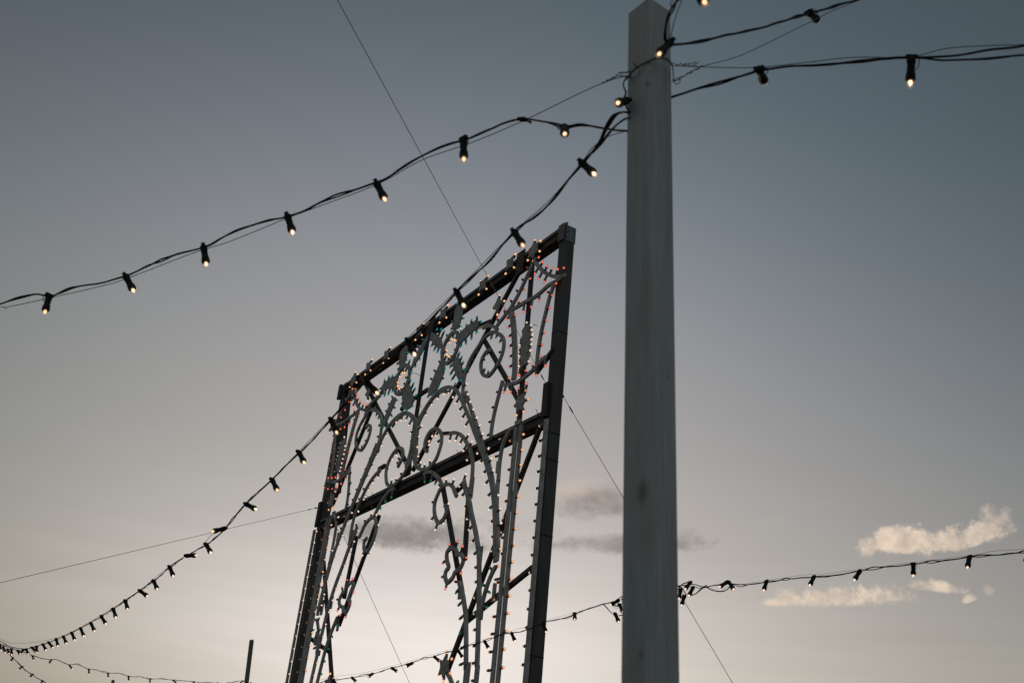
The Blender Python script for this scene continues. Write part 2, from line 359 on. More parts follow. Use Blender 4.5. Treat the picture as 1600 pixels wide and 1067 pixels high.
BO = -0.055                                       # brace centre plane
BR = [[(833, 400), (833, 445), (828, 505), (823, 565), (813, 650), (810, 672)],
      [(822, 405), (645, 735)], [(756, 530), (814, 632)], [(672, 505), (670, 545), (659, 630), (654, 655), (637, 742)],
      [(565, 588), (589, 625), (634, 721), (640, 733)], [(598, 612), (572, 640)], [(587, 625), (564, 680), (520, 788)],
      [(843, 670), (700, 1045)], [(833, 886), (727, 972)], [(692, 760), (700, 795), (709, 850), (722, 925)], [(733, 762), (726, 875)],
      [(866, 545), (838, 582)], [(648, 622), (668, 609)], [(746, 511), (768, 502)], [(712, 768), (724, 757)],
      [(690, 678), (704, 677)], [(547, 612), (545, 650), (538, 720), (530, 770)], [(627, 640), (640, 625)],
      [(602, 727), (592, 733)]]
for pts in BR:
    b = MB()
    a, c = loc3(*pts[0], BO), loc3(*pts[-1], BO)
    b.bar(a, c, (0, 1, 0), 0.040, 0.045); b.build('brace', DARK, arch)
for (x, y, w, h) in ((673, 514, 0.13, 0.34), (636, 736, 0.16, 0.12), (812, 410, 0.16, 0.30)):
    a = loc3(x, y, -0.03); b = MB(); b.box((a.x - w / 2, a.y, a.z - h / 2), (a.x + w / 2, a.y + 0.018, a.z + h / 2)); b.build('gusset_plate', DARK, arch)
# lower left leg braces (mirror of the right ones)
for pts in ([(843, 670), (700, 1045)], [(833, 886), (727, 972)], [(692, 760), (722, 925)], [(733, 762), (726, 875)]):
    a, c = loc3(*pts[0], BO), loc3(*pts[-1], BO); a.x *= -1; c.x *= -1
    b = MB(); b.bar(a, c, (0, 1, 0), 0.040, 0.045); b.build('brace', DARK, arch)

STR = []                                          # every batten, for seating the lamps: list of (x,z) polylines
DECO = []                                         # (name, kind, data)
def T(pts): return [lp(x, y) for x, y in pts]
# right half traces
S = {
 'r1': [(833, 404), (838, 413), (845, 421), (853, 427), (862, 431), (870, 432.5), (878, 431), (882, 429)],
 'r2': [(831, 412), (825, 425), (818, 440), (811, 455), (804, 468), (797, 480), (788, 492), (777, 506), (774, 511)],
 'r3': [(878, 432), (868, 439), (855, 446), (845, 455), (835, 463), (822, 470), (810, 477), (803, 481), (796, 484)],
 'r4': [(866, 440), (862, 450), (857, 465), (852, 485), (846, 510), (842, 530), (839, 550), (837.5, 568)],
 'r5': [(797, 486), (799, 495), (801, 508), (802, 525), (803, 545), (803, 562), (803, 578), (801, 593)],
 'r6': [(785, 601), (795, 600), (808, 596), (820, 587), (832, 577), (843, 565), (851, 557)],
 'p7': [(784, 594), (781, 605), (777, 620), (772, 640), (768, 660), (766, 675), (766, 683)],
 'curl': [(723, 632), (722, 618), (722, 605), (724, 590), (728, 575), (733, 562), (740, 550), (748, 538), (755, 528), (763, 521), (770, 518.5), (778, 521), (784, 527), (786, 535), (785, 545), (782, 556), (777, 567), (770, 578), (763, 586), (757, 587), (752, 582), (750, 573), (751, 563), (755, 554), (760, 548), (765, 546.5)],
 'cap': [(753, 512), (759, 510), (766, 508.5), (773, 512), (776, 515)],
 'st1': [(726, 612), (730, 625), (735, 641), (742, 661), (748, 681), (754, 700), (760, 720), (765, 737), (768, 752), (771, 770), (773.5, 790), (775, 812), (776, 835), (776, 855), (774, 876)],
 'arch': [(650, 722), (649.5, 700), (651, 675), (653, 657), (660, 643), (671, 626), (681, 614), (691, 607), (700, 604.5), (708, 606), (714, 612), (719, 622), (726, 638), (733, 655), (739, 671), (745, 687), (750, 700), (756, 716), (761, 733), (766, 752), (769, 772), (771, 795), (772, 820), (772, 850), (772.5, 868)],
 'spir': [(666.5, 705), (663, 700), (662.5, 691), (666, 681), (672, 672.5), (679, 669), (685, 672), (688.5, 680), (688, 692), (685, 703), (681, 714), (675, 724), (669, 730), (661, 733), (652, 731), (647, 722), (645, 710), (645, 697), (647, 678), (648, 664), (643, 652), (636, 646), (628, 647), (619, 655), (611, 666)],
 'arc11': [(701, 677), (710, 675.5), (718, 678.5), (724, 685), (730, 695), (734, 705), (736.5, 716), (737, 730), (736, 745), (734, 760), (733, 772)],
 'arc12': [(661, 741), (666, 737.5), (673, 737), (680, 742), (686, 750), (690, 760)],
 'cee': [(712, 775), (709, 768), (706, 760), (700, 756), (693, 757.5), (687, 763), (682, 773), (678, 784), (677, 795), (678, 805), (681, 813), (684, 816), (690, 812), (694, 805), (696, 798), (697, 792), (693, 789)],
 'st14': [(723, 750), (725, 760), (728, 770), (731, 780), (733, 790), (735, 802), (738, 815), (741, 828), (744, 845), (746.5, 865), (747, 885), (747, 905), (747, 930), (746, 960), (745, 1000), (743.5, 1040), (741, 1075)],
 'p20': [(697, 1050), (702, 1060), (706, 1072), (709, 1085)],
 'heart': [(697, 910), (694, 901), (695, 892), (699.5, 885), (697, 876), (696.5, 864), (700, 858), (706, 855), (711, 858), (713, 866), (717, 864), (721, 869), (722, 876), (719, 884), (714, 891), (709, 894), (706, 901), (701, 907), (697, 910)],
 'st16': [(716, 909), (719, 920), (722, 932), (724, 945), (726, 960), (726.5, 985), (726.5, 1015), (726, 1045), (724, 1075)],
 'or1': [(803, 668), (798.5, 745), (788.5, 852), (779, 945), (768, 1052)],
 'or2': [(811, 665), (805.5, 750), (797, 852), (787.5, 945), (778.5, 1052)],
 'arc18': [(799, 668), (793, 675), (787, 686), (783, 698), (780.5, 712), (778.5, 728), (777.5, 742), (776, 758), (775, 775), (774.5, 792)],
 'gr': [(773, 884), (768, 893), (762, 907), (757, 922), (753, 937), (750, 952), (748, 964)],
 'wh19': [(849, 656), (846, 700), (843, 750), (838.5, 852), (831, 952), (822, 1052)]}
NAME = dict(r1='curved_batten', r3='curved_batten', r6='curved_batten', cap='curved_batten', arch='arch_batten', curl='scroll', spir='scroll', cee='scroll', heart='heart_outline',
            arc11='curved_batten', arc12='curved_batten', arc18='curved_batten')
W = dict(or1=0.05, or2=0.05, wh19=0.05, st14=0.055, heart=0.042, cee=0.042, r5=0.075, st1=0.048, st16=0.052)
for k, pts in S.items():
    q = T(pts)
    if k in ('or1', 'or2', 'wh19', 'st14', 'st16'):      # plumb battens run on to near the ground
        if k in ('or1', 'or2', 'wh19'):
            xm = sum(p[0] for p in q) / len(q); q = [(xm, q[0][1]), (xm, 0.25)]
        else: q = q + [(q[-1][0], 0.4)]
    P2 = [Vector(p) for p in q] if len(q) == 2 else smooth(q, 4)
    P2 = [(p[0], p[1]) for p in P2]
    for s in (1, -1):
        if s < 0 and k == 'spir': pass
        pl = [(s * x, z) for x, z in P2]; STR.append(pl)
        b = MB(); b.ribbon(pl, W.get(k, 0.042), {'or1': 0.001, 'or2': -0.002, 'arch': -0.003, 'st1': 0.002}.get(k, 0.0), 0.026)
        b.build(NAME.get(k, 'straight_batten'), WHITE, arch)
# short overlap pieces where battens are joined
for (x, y, w, h) in ((737, 762, .055, .24), (751, 866, .05, .17), (778, 729, .06, .13), (775, 863, .06, .2), (731, 1055, .05, .25), (719, 922, .05, .18), (752, 957, .05, .14),
                     (772, 925, .05, .18), (727, 622, .05, .15), (809, 660, .1, .05)):
    a = loc3(x, y, -0.036)
    for s in (1, -1):
        b = MB(); b.box((s * a.x - w / 2, 0.028, a.z - h / 2), (s * a.x + w / 2, 0.046, a.z + h / 2)); b.build('joint_plate', WHITE, arch)
# spacer stubs tying battens back to the frame
for (x, y) in ((836, 700), (846, 690), (842, 870), (826, 1000)):
    pass

# flowers: a ring of batten with five leaf petals
cen = lp(703, 543)
RR = 0.205
def petal(cx, cz, ang, ln, wd):
    """scalloped leaf outline pointing along ang"""
    n = 7; L_, R_ = [], []
    for i in range(n + 1):
        t = i / n; w = wd * (math.sin(math.pi * (0.16 + 0.80 * t)) ** 0.8) * (1 + 0.10 * (-1) ** i)
        L_.append((t * ln, w)); R_.append((t * ln, -w))
    pts = L_ + [(ln * 1.05, 0)] + R_[::-1]
    ca, sa = math.cos(ang), math.sin(ang)
    return [(cx + x * ca - y * sa, cz + x * sa + y * ca) for x, y in pts]
PET = [[(717, 476), (722, 481), (721, 492), (718.5, 502), (715.5, 512), (708, 516), (706, 508), (709, 498), (710, 488), (712, 480)],
       [(717, 524), (723, 515), (731, 507.5), (739, 503), (744, 499), (748, 503), (746, 510), (740, 516), (733, 522), (725, 531), (718, 536)],
       [(709, 561), (714, 556), (719, 565), (721, 575), (722.5, 584), (721, 592), (716, 594), (712, 585), (708, 575), (706, 568)],
       [(687, 567), (694, 571), (693, 581), (689, 592), (684, 604), (679, 613), (671, 618), (667, 611), (673, 599), (679, 584)],
       [(674, 519), (682, 522), (689, 530), (691, 545), (684, 544), (677, 539), (671.5, 529)]]
LEAF = [(822, 505), (826, 507), (829, 512), (828.5, 518), (830, 524), (828, 531), (829, 538), (826.5, 546), (827, 553), (824, 560), (825, 566), (818, 570), (811, 577), (812.5, 570), (810.5, 563), (813, 556), (811, 548), (813.5, 540), (812, 532), (815.5, 524), (815, 516), (819, 510)]
for s in (1, -1):
    ring = [(s * (cen[0] + RR * math.cos(2 * math.pi * i / 28)), cen[1] + RR * math.sin(2 * math.pi * i / 28)) for i in range(29)]
    STR.append(ring); b = MB(); b.ribbon(ring, 0.05, -0.006, 0.028); b.build('flower_ring', WHITE, arch)
    for p in PET:
        q = [(s * x, z) for x, z in T(p)]
        # ragged edge, so the plate reads as sawn ply
        b = MB(); b.plate(q, 0.0, 0.018); b.build('flower_petal', LEAFM, arch); STR.append(q + [q[0]])
    q = [(s * x, z) for x, z in T(LEAF)]; b = MB(); b.plate(q, 0.002, 0.018); b.build('leaf_plate', LEAFM, arch); STR.append(q + [q[0]])
# stars
STAR4 = [(797, 413), (754, 445), (692, 491), (655, 516)]
def star(cx, cz, n, r0, r1, a0, s):
    p = []
    for i in range(2 * n):
        a = a0 + math.pi * i / n; r = r0 if i % 2 == 0 else r1
        p.append((s * (cx + r * math.cos(a)), cz + r * math.sin(a)))
    b = MB(); b.plate(p, -0.01, 0.016); b.build('star_plate', LEAFM, arch); STR.append(p + [p[0]])
LAMPS = []                                         # (x, z, colour)
for (ux, uz) in ((-1.22, 7.57), (-1.83, 7.545), (-2.82, 7.545)):
    for s in (1, -1):
        star(ux - UC, uz, 4, 0.105, 0.06, math.pi / 4, s)
        for i in range(4): LAMPS.append((s * (ux - UC + 0.128 * math.cos(math.pi / 4 + i * math.pi / 2)), uz + 0.128 * math.sin(math.pi / 4 + i * math.pi / 2), 'y', 0.028))
for (ux, uz) in ((-1.40, 7.095),):
    for s in (1, -1):
        star(ux - UC, uz, 4, 0.10, 0.062, 0, s)
        for i in range(4): LAMPS.append((s * (ux - UC + 0.128 * math.cos(i * math.pi / 2)), uz + 0.128 * math.sin(i * math.pi / 2), 'y', 0.028))
for (ux, uz, a0) in ((-0.715, 7.515, 0.55), (-0.69, 5.64, 0.0), (lp(694.5, 1041)[0] + UC, lp(694.5, 1041)[1], 0.52)):
    for s in (1, -1):
        star(ux - UC, uz, 6, 0.11, 0.075, a0, s)
        for i in range(6): LAMPS.append((s * (ux - UC + 0.137 * math.cos(a0 + i * math.pi / 3)), uz + 0.137 * math.sin(a0 + i * math.pi / 3), 'y' if uz > 7 else 'o', 0.028))
# lamps traced on the right half, mirrored to the left
RL = {
 'r': [(841, 401.5), (847, 409), (854, 415), (861.5, 419), (870.5, 420.5), (880, 418.5), (835, 427), (841, 435), (849, 440), (823, 418), (815, 436), (806, 453), (797, 469), (787, 484.5), (776.5, 497.5),
       (827.5, 435), (818.5, 453), (809.5, 470.5), (868, 442.5), (854.5, 456), (841.5, 469), (829, 479), (816.5, 486.5), (804.5, 491.5), (862, 461), (858, 480.5), (853, 500), (850, 519.5), (846.5, 538), (845, 557.5),
       (791.5, 498), (793.5, 511), (794.5, 525.5), (795.5, 541), (796, 557), (795.5, 573), (794, 590), (831.5, 570), (820.5, 579), (810, 585.5), (851, 571), (837, 586), (822.5, 599), (809.5, 607), (797, 612), (786.5, 612.5),
       (701.5, 850.5), (714, 845), (722, 852.5), (728, 870.5), (691, 879), (689.5, 901), (695, 919), (710, 908), (719, 895)],
 'w': [(829.5, 508), (830, 515), (831, 522.5), (829.5, 530), (829.5, 537.5), (828, 547), (825, 564.5), (822, 504), (812, 530), (811, 538), (810, 546.5), (810, 555), (810, 563), (810, 570.5), (810, 577),
       (683, 623), (692.5, 615.5), (700, 614), (707, 620), (711.5, 629.5), (716.5, 641), (721, 653), (726, 665), (731, 678), (736.5, 690), (745, 707.5), (749.5, 722), (754.5, 739), (757.5, 755.5), (761, 774.5), (763.5, 794), (766, 815), (767, 839),
       (728.5, 599.5), (730, 615.5), (734, 627), (739, 639), (744, 652), (749, 664), (753.5, 677), (762.5, 700), (767, 716), (770, 734), (774.5, 752), (778, 773), (781, 794), (782, 816.5), (782.5, 840), (781.5, 865),
       (674, 632), (665.5, 648), (658.5, 665), (654, 682), (651.5, 698), (652.5, 712.5), (674.5, 681), (669.5, 689), (669.5, 694.5), (680.5, 680.5), (682.5, 690.5), (656.5, 722), (663, 724.5), (671, 719),
       (701.5, 688.5), (710.5, 688), (717.5, 693), (723, 703.5), (729, 718), (727, 740), (696.5, 748), (708.5, 748), (684, 760), (674, 784), (672.5, 812), (679, 827), (692.5, 817.5), (700, 786),
       (717, 759), (720.5, 775), (725, 792.5), (729, 810), (732, 827), (736.5, 846), (739, 866), (740.5, 887), (741, 909.5), (740.5, 933), (740, 958), (739, 984), (738, 1009), (736.5, 1036), (735.5, 1063), (767, 860),
       (780.5, 686), (772.5, 713), (842.5, 665), (841, 689), (839.5, 713), (838, 737), (836.5, 763), (834.5, 788), (832.5, 814), (831, 840), (828.5, 867), (827, 894), (825, 922), (822.5, 951), (820, 980), (817, 1009), (814.5, 1038)],
 'o': [(817, 678), (815, 702), (813, 725.5), (811.5, 750), (809, 774.5), (807, 799.5), (805, 825), (803, 851), (800.5, 877), (798, 903.5), (796, 930), (793.5, 957), (791, 985), (788, 1013), (786, 1042),
       (796.5, 688), (794.5, 711), (792.5, 734), (790.5, 758), (788, 783), (786, 807.5), (783, 831), (781, 857), (778.5, 883), (775.5, 909.5), (772.5, 936), (769.5, 963), (766.5, 990), (763.5, 1018), (760.5, 1047)],
 'y': [(706, 530), (710, 530.5), (701.5, 535), (711.5, 537), (697.5, 547), (709, 545.5), (697.5, 554), (704.5, 554), (700.5, 557)],
 't': [(713.5, 474.5), (723.5, 496.5), (706, 501.5), (719, 510), (704, 514.5), (728, 507.5), (736, 500), (744.5, 495), (750.5, 501.5), (743.5, 519.5), (735.5, 529), (727, 536.5), (719.5, 517), (719, 541),
       (720.5, 557.5), (723, 565.5), (724, 577), (719, 594), (702.5, 573), (703, 584), (705.5, 592.5), (710.5, 599.5), (717, 551), (685.5, 564), (677.5, 578), (672, 591), (667, 606), (667.5, 620), (694.5, 575), (689, 589.5), (685, 602.5), (676.5, 615),
       (682, 514), (688.5, 514), (693, 517.5), (697.5, 523), (673.5, 540), (677.5, 546.5), (682.5, 549.5), (688, 550)],
 'g': [(662.5, 752), (672, 750.5), (679, 755), (711.5, 925.5), (715.5, 945), (717.5, 966), (719, 988.5), (719, 1012.5), (717.5, 1038), (714.5, 1064), (765, 886), (773, 905), (754, 913), (764, 925), (759.5, 948)],
 'u': [(775, 612), (768, 636), (763, 659), (760.5, 680), (766, 529), (774, 527), (780, 534), (779, 550), (773, 569), (761, 553), (756, 562), (756.5, 576), (762, 580), (752, 535), (744, 550), (737, 562), (731, 580)]}
for k, l in RL.items():
    for (x, y) in l:
        a = lp(x, y, 0.0)
        for s in (1, -1): LAMPS.append((s * a[0], a[1], k, None))
def nearest(x, z):
    best = (9, None)
    for pl in STR:
        for i in range(len(pl) - 1):
            ax, az = pl[i]; bx, bz = pl[i + 1]; dx, dz = bx - ax, bz - az; l2 = dx * dx + dz * dz
            if l2 < 1e-12: continue
            t = max(0, min(1, ((x - ax) * dx + (z - az) * dz) / l2)); qx, qz = ax + t * dx, az + t * dz
            d = math.hypot(x - qx, z - qz)
            if d < best[0]: best = (d, (qx, qz))
    return best
made = []
for (x, z, k, r) in LAMPS:
    d, q = nearest(x, z)
    if d < 1e-4: dv = Vector((0, 0, 1)); d = 0.05
    else: dv = Vector(((x - q[0]) / d, 0, (z - q[1]) / d))
    ln = min(max(d, 0.055), 0.115)
    tip = Vector((x, 0.008, z)); b0 = tip - dv * ln; b0.y = 0.012
    made.append((tip, b0, k))
WM = Matrix.Translation(BASE) @ Matrix.Rotation(math.atan2(GW.y, GW.x), 4, 'Z')
def pix(p):
    c = M.to_3x3().transposed() @ (WM @ p - CAM); return CX + c.x / -c.z * F, CY - c.y / -c.z * F, -c.z
def draw_lamp(b, tip, b0, m0=0):
    dv = (tip - b0); ln = dv.length; dv.normalize()
    e = max(ln - 0.012, 0.015)
    b.lathe(b0, dv, [(0, 0.014), (e - 0.012, 0.0135), (e - 0.01, 0.0155), (e, 0.0155)], 8, m0)
    b.lathe(b0 + dv * (e - 0.002), dv, [(0, 0.009), (0.006, 0.0122), (0.015, 0.0130), (0.024, 0.0112), (0.031, 0.0062), (0.034, 0.0005)], 8, m0 + 1)
    b.lathe(b0 + dv * (e - 0.001), dv, [(0, 0.004), (0.006, 0.0075), (0.014, 0.008), (0.021, 0.005), (0.024, 0.0005)], 6, m0 + 2)
made.sort(key=lambda m: pix(m[0])[2])
vis = [m for m in made if -10 < pix(m[0])[0] < 1610 and pix(m[0])[1] < 1075]
big = vis[:100]
for tip, b0, k in big:
    b = MB(); draw_lamp(b, tip, b0); b.build('lamp', [SOCK, *LAMPC[k]], arch, loc=b0)
rest = MB(); keys = list(LAMPC); mats = [SOCK]
for k in keys: mats += list(LAMPC[k])
class Sub(MB): pass
for tip, b0, k in [m for m in made if m not in big]:
    b = MB(); draw_lamp(b, tip, b0); o = len(rest.v); rest.v += b.v; ki = keys.index(k)
    for f, mi, sm in zip(b.f, b.m, b.sm): rest.face([o + i for i in f], 0 if mi == 0 else 2 * ki + mi, sm)
rl = rest.build('lamps', mats, arch); rl['kind'] = 'stuff'
# lamp wiring along the battens: loose ends of cable tie at the beams
for (x, y, dx, dy) in ((837, 652, 0, -13), (714, 716, 0, -13), (709, 719, -3, -6), (580, 777, 1, -8), (576, 779, -9, -6), (577, 790, 4, 6), (655, 587, -14, -3), (654, 636, 1, -8), (834, 508, -4, 3)):
    a = loc3(x, y, 0.0); c = loc3(x + dx, y + dy, 0.03); mid = (a + c) / 2 + Vector((0.02, 0, 0.015))
    b = MB(); b.tube(smooth([a + Vector((0, 0.04, 0)), mid, c], 4), 0.0035, 5); b.build('loose_wire', RUB, arch)

# ------------------------------------------------------------------ timber posts that carry the strings
def near_post():
    global KNOTS
    top, bot = at(1014.5, 22, 2.6), at(1016, 1067, 2.6)
    d = (bot - top).normalized(); base = bot + d * (bot.z / -d.z)
    H = (top - base).length
    Zx = -d; Yx = (base - CAM); Yx = (Yx - Zx * Yx.dot(Zx)).normalized(); Xx = Yx.cross(Zx)
    RM = Matrix((Xx, Yx, Zx)).transposed().to_4x4(); RM.translation = base; inv = RM.inverted()
    r = empty('timber_post', base); r.matrix_world = RM
    KNOTS = []
    for kx, ky, kr in ((1012, 133, 0.014), (1005, 768, 0.032), (1042, 590, 0.009), (1003, 1022, 0.012), (1030, 300, 0.006)):
        q = ray(kx, ky); o_ = inv @ CAM; dd = inv.to_3x3() @ q; best_t = None
        for sgx in (1, -1):                       # the two faces that look at the camera: sgx*x - y = h
            nrm = Vector((sgx, -1, 0)); dn = dd.dot(nrm)
            t_ = (0.0712 - o_.dot(nrm)) / dn; hp = o_ + dd * t_
            if sgx * hp.x >= -0.002: best_t = hp
        if best_t is not None: KNOTS.append((best_t.x, best_t.y, best_t.z, kr))
    tag(r, 'thick square timber post close in the foreground with bulb strings tied near its top', 'post', 'timber posts carrying the bulb strings')
    b = MB(); h = 0.0712; bev = 0.006
    # square shaft turned 45 degrees to the camera, arrises eased
    ring = []
    for a in (-90, 0, 90, 180):
        A = math.radians(a)
        c = Vector((math.cos(A), math.sin(A))) * h; t = Vector((-math.sin(A), math.cos(A)))
        ring += [c - t * bev - c.normalized() * bev * .2, c - c.normalized() * 0.0, c + t * bev - c.normalized() * bev * .2]
    # build the four sides between eased corners
    zs = [0, H * 0.5, H]
    base_i = len(b.v)
    for z in zs:
        for p in ring: b.v.append(Vector((p.x, p.y, z)))
    n = len(ring)
    for j in range(len(zs) - 1):
        for i in range(n): b.face([base_i + j * n + i, base_i + j * n + (i + 1) % n, base_i + (j + 1) * n + (i + 1) % n, base_i + (j + 1) * n + i])
    b.face([base_i + i for i in range(n)][::-1]); b.face([base_i + (len(zs) - 1) * n + i for i in range(n)])
    b.build('shaft', wood_mat(), r)
    return r
near_post()
def far_post(x, y, D, w, label, top_z=None, low=None, rz=0.3):
    p = at(x, y, D); z = p.z if top_z is None else top_z
    b = MB(); b.box((-w / 2, -w / 2, 0), (w / 2, w / 2, z - 0.02)); b.box((-w / 2 + .006, -w / 2 + .006, z - 0.02), (w / 2 - .006, w / 2 - .006, z))
    o = b.build('timber_post', FARP); o.location = (p.x, p.y, 0); o.rotation_euler = (0, 0, rz)
    if low is not None:                               # lean so the shaft passes through the lower traced point
        q = at(low[0], low[1], D); dv = (p - q).normalized(); o.rotation_euler = (dv.to_track_quat('Z', 'Y') @ Vector((0, 0, 0)).to_track_quat('Z', 'Y')).to_euler() if False else dv.to_track_quat('Z', 'Y').to_euler()
        b0 = q - dv * (q.z / dv.z); o.location = b0
    tag(o, label, 'post', 'timber posts carrying the bulb strings'); return o
far_post(393.5, 998, 20.5, 0.085, 'thin grey post at lower left with a bulb string gathered at its foot in view', low=(385, 1067))
far_post(177, 1060, 30.0, 0.085, 'very short tip of a distant post showing at the bottom left edge of the sky', low=(176, 1067))
far_post(1016, 915, 8.45, 0.10, 'timber post standing exactly behind the thick foreground post', top_z=3.75)

# ------------------------------------------------------------------ strings of bulbs
HL = 0.100
def holder(parent, P, Q, near_r, k=1.0, lit=True):
    """rubber lamp holder hanging from P towards Q, with its bulb as a child"""
    d = (Q - P).normalized()
    b = MB(); s = k
    b.lathe(P - d * 0.004, d, [(0, 0.010 * s), (0.004, 0.0138 * s), (0.018, 0.0146 * s), (0.026, 0.0130 * s), (0.046, 0.0124 * s), (0.060, 0.0152 * s), (0.072, 0.0164 * s), (0.078, 0.0158 * s)], 12)
    sd_ = d.cross(Vector((0, 0, 1))); sd_ = sd_.normalized() if sd_.length > 0.05 else Vector((1, 0, 0))
    # clip over the cable and a strap loop at the side
    b.bar(P - sd_ * 0.017 - d * 0.002, P + sd_ * 0.017 - d * 0.002, d, 0.012, 0.014)
    b.tube(smooth([P + sd_ * 0.010, P + sd_ * 0.024 + d * 0.006, P + sd_ * 0.022 + d * 0.030, P + sd_ * 0.012 + d * 0.040], 3), 0.0016, 5)
    h = b.build('lamp_holder', HOLD, parent, loc=P)
    c = MB(); e = P + d * 0.072
    c.lathe(e, d, [(0, 0.009), (0.006, 0.0100), (0.012, 0.0108), (0.019, 0.0096), (0.025, 0.0057), (0.029, 0.0005)], 12, 0)
    c.lathe(e + d * 0.001, d, [(0, 0.003), (0.004, 0.0055), (0.009, 0.0062), (0.014, 0.0045), (0.019, 0.0008)], 8, 1)
    o = c.build('bulb', [CLEAR, random.choice(FILS) if near_r < 7 else FILB], h, loc=None)
    for v in o.data.vertices: v.co -= P
    return h
class Path:
    """maps photo points on a string to 3-D: all lie in one upright plane, or at stated distances"""
    def __init__(s, A=None, az=None, Ds=None):
        s.Ds = Ds
        if A is not None:
            d = Vector((math.sin(math.radians(az)), math.cos(math.radians(az)), 0)); s.nn = Vector((d.y, -d.x, 0)); s.A = A
    def p(s, x, y):
        r = ray(x, y)
        if s.Ds:
            K_ = s.Ds
            if x <= K_[0][0]: D = K_[0][1]
            elif x >= K_[-1][0]: D = K_[-1][1]
            else:
                for (a, da), (b, db) in zip(K_, K_[1:]):
                    if a <= x <= b: D = 1 / (1 / da + (1 / db - 1 / da) * (x - a) / (b - a)); break
            return CAM + r * (D / math.hypot(r.x, r.y))
        return CAM + r * ((s.A - CAM).dot(s.nn) / r.dot(s.nn))
def tipof(P, x, y, L_=HL, far=False):
    r = ray(x, y); oc = CAM - P; b = oc.dot(r); c = oc.length_squared - L_ * L_; disc = b * b - c
    if disc <= 0: t = -b
    else: t = -b - math.sqrt(disc) * (-1 if far else 1)
    return CAM + r * t
def cable(root, pts, rad=0.0037, loose=0.008, seed=1, extra=None, strands=2, name='cable'):
    """slack pair of wires lying together, parting now and then into long thin loops"""
    random.seed(seed); sm = smooth(pts, 8)
    cum = [0.0]
    for p, q in zip(sm, sm[1:]): cum.append(cum[-1] + (q - p).length)
    gaps = []; t_ = random.uniform(0, 0.2)
    while t_ < cum[-1]:
        w_ = random.uniform(0.10, 0.26); gaps.append((t_, w_, random.uniform(0.15, 1.0), random.uniform(-0.9, 0.9))); t_ += w_ + random.uniform(0.02, 0.3)
    b = MB()
    wv = [random.uniform(0, 6.28) for _ in range(4)]
    for k in range(strands):
        sg = 1 if k % 2 == 0 else -1; q = []
        for i, p in enumerate(sm):
            L_ = cum[i]; op = 0; tl = 0
            for g0, w_, am, ti in gaps:
                if g0 < L_ < g0 + w_: op = math.sin(math.pi * (L_ - g0) / w_) ** 2 * am * loose; tl = ti
            tw = L_ * 21 + (0 if sg > 0 else math.pi)
            wob = 0.0016 * math.sin(L_ * 17 + wv[0]) + 0.0012 * math.sin(L_ * 41 + wv[1])
            q.append(p + Vector((math.cos(tw) * rad * 0.7 + sg * op * tl, math.sin(tw) * rad * 0.7, sg * op + wob + math.sin(tw) * rad * 0.5)))
        b.tube(q, rad * (1 if k == 0 else 0.8), 6)
    o = b.build(name, RUB, root)
    if extra:
        e = MB(); e.tube(smooth(extra, 6), 0.0011 if loose > 0.0065 else 0.0016, 5); e.build('support_wire', STEEL, root)
    return o
def string(label, path, cpts, holders, seed, extra=None, rad=0.0037, loose=0.008, k=1.0, more=(), origin=None, loops=()):
    P3 = [path.p(x, y) for x, y in cpts]
    root = empty('string_light', (P3[0] if origin is None else origin)); inv = root.location.copy()
    tag(root, label, 'string lights', 'strings of bulbs between the posts')
    P3 = [q - inv for q in list(more) + P3] if not more else [Vector(q) - inv for q in more] + [q - inv for q in P3]
    ex = [(path.p(x, y) if not isinstance(x, Vector) else x) - inv for x, y in extra] if extra else None
    cable(root, P3, rad, loose, seed, ex)
    for j, lp_ in enumerate(loops): cable(root, [path.p(x, y) - inv for x, y in lp_], rad * 0.9, loose * 0.5, seed + 50 + j)
    for h in holders:
        (x, y), (tx, ty) = h[0], h[1]
        P = path.p(x, y); Q = tipof(P, tx, ty, far=len(h) > 2)
        dist = (P - CAM).length
        holder(root, P - inv, Q - inv, dist, k)
    return root
PP = at(980, 200, 2.6)
# string down to the far left, crossing in front of the arch
S2H = [((908, 254), (933, 276)), ((803, 362), (820, 388)), ((713, 455), (727, 482)), ((637, 532), (650, 558)), ((572, 595), (593, 618)), ((517, 655), (528, 680)), ((467, 706), (477, 726)), ((425, 749), (435, 769)), ((384, 787), (403, 797)), ((352, 825), (328, 831)), ((322, 850), (331, 866)),
       ((291, 868), (310, 867)), ((265, 885), (272, 903)), ((240, 907), (247, 923)), ((218, 922), (233, 933)), ((196, 938), (200, 954)), ((177, 951), (182, 967)), ((158, 962), (167, 977)), ((142, 973), (149, 988)), ((126, 981), (132, 996)), ((112, 988), (118, 1002)), ((99, 994), (105, 1007)), ((88, 998), (91, 1011)),
       ((76, 1003), (84, 1013)), ((67, 1006), (73, 1017)), ((57, 1010), (58, 1021)), ((50, 1011), (57, 1019)), ((41, 1014), (45, 1023)), ((36, 1015), (31, 1022)), ((28, 1016), (32, 1023)), ((18, 1014), (18.5, 1024)), ((12, 1014), (15, 1022)), ((5, 1010), (9, 1021)), ((0, 1007), (2, 1017))]
class P2(Path):
    def p(s, x, y):
        if x >= 88: return Path.p(s, x, y)
        D0 = (Path.p(s, 88, 998) - CAM); D0 = math.hypot(D0.x, D0.y)
        D = D0 + (88 - x) / 108 * (15.0 - D0) if x > -20 else 15.0
        r = ray(x, y); return CAM + r * (D / math.hypot(r.x, r.y))
p2 = P2(PP, -30)
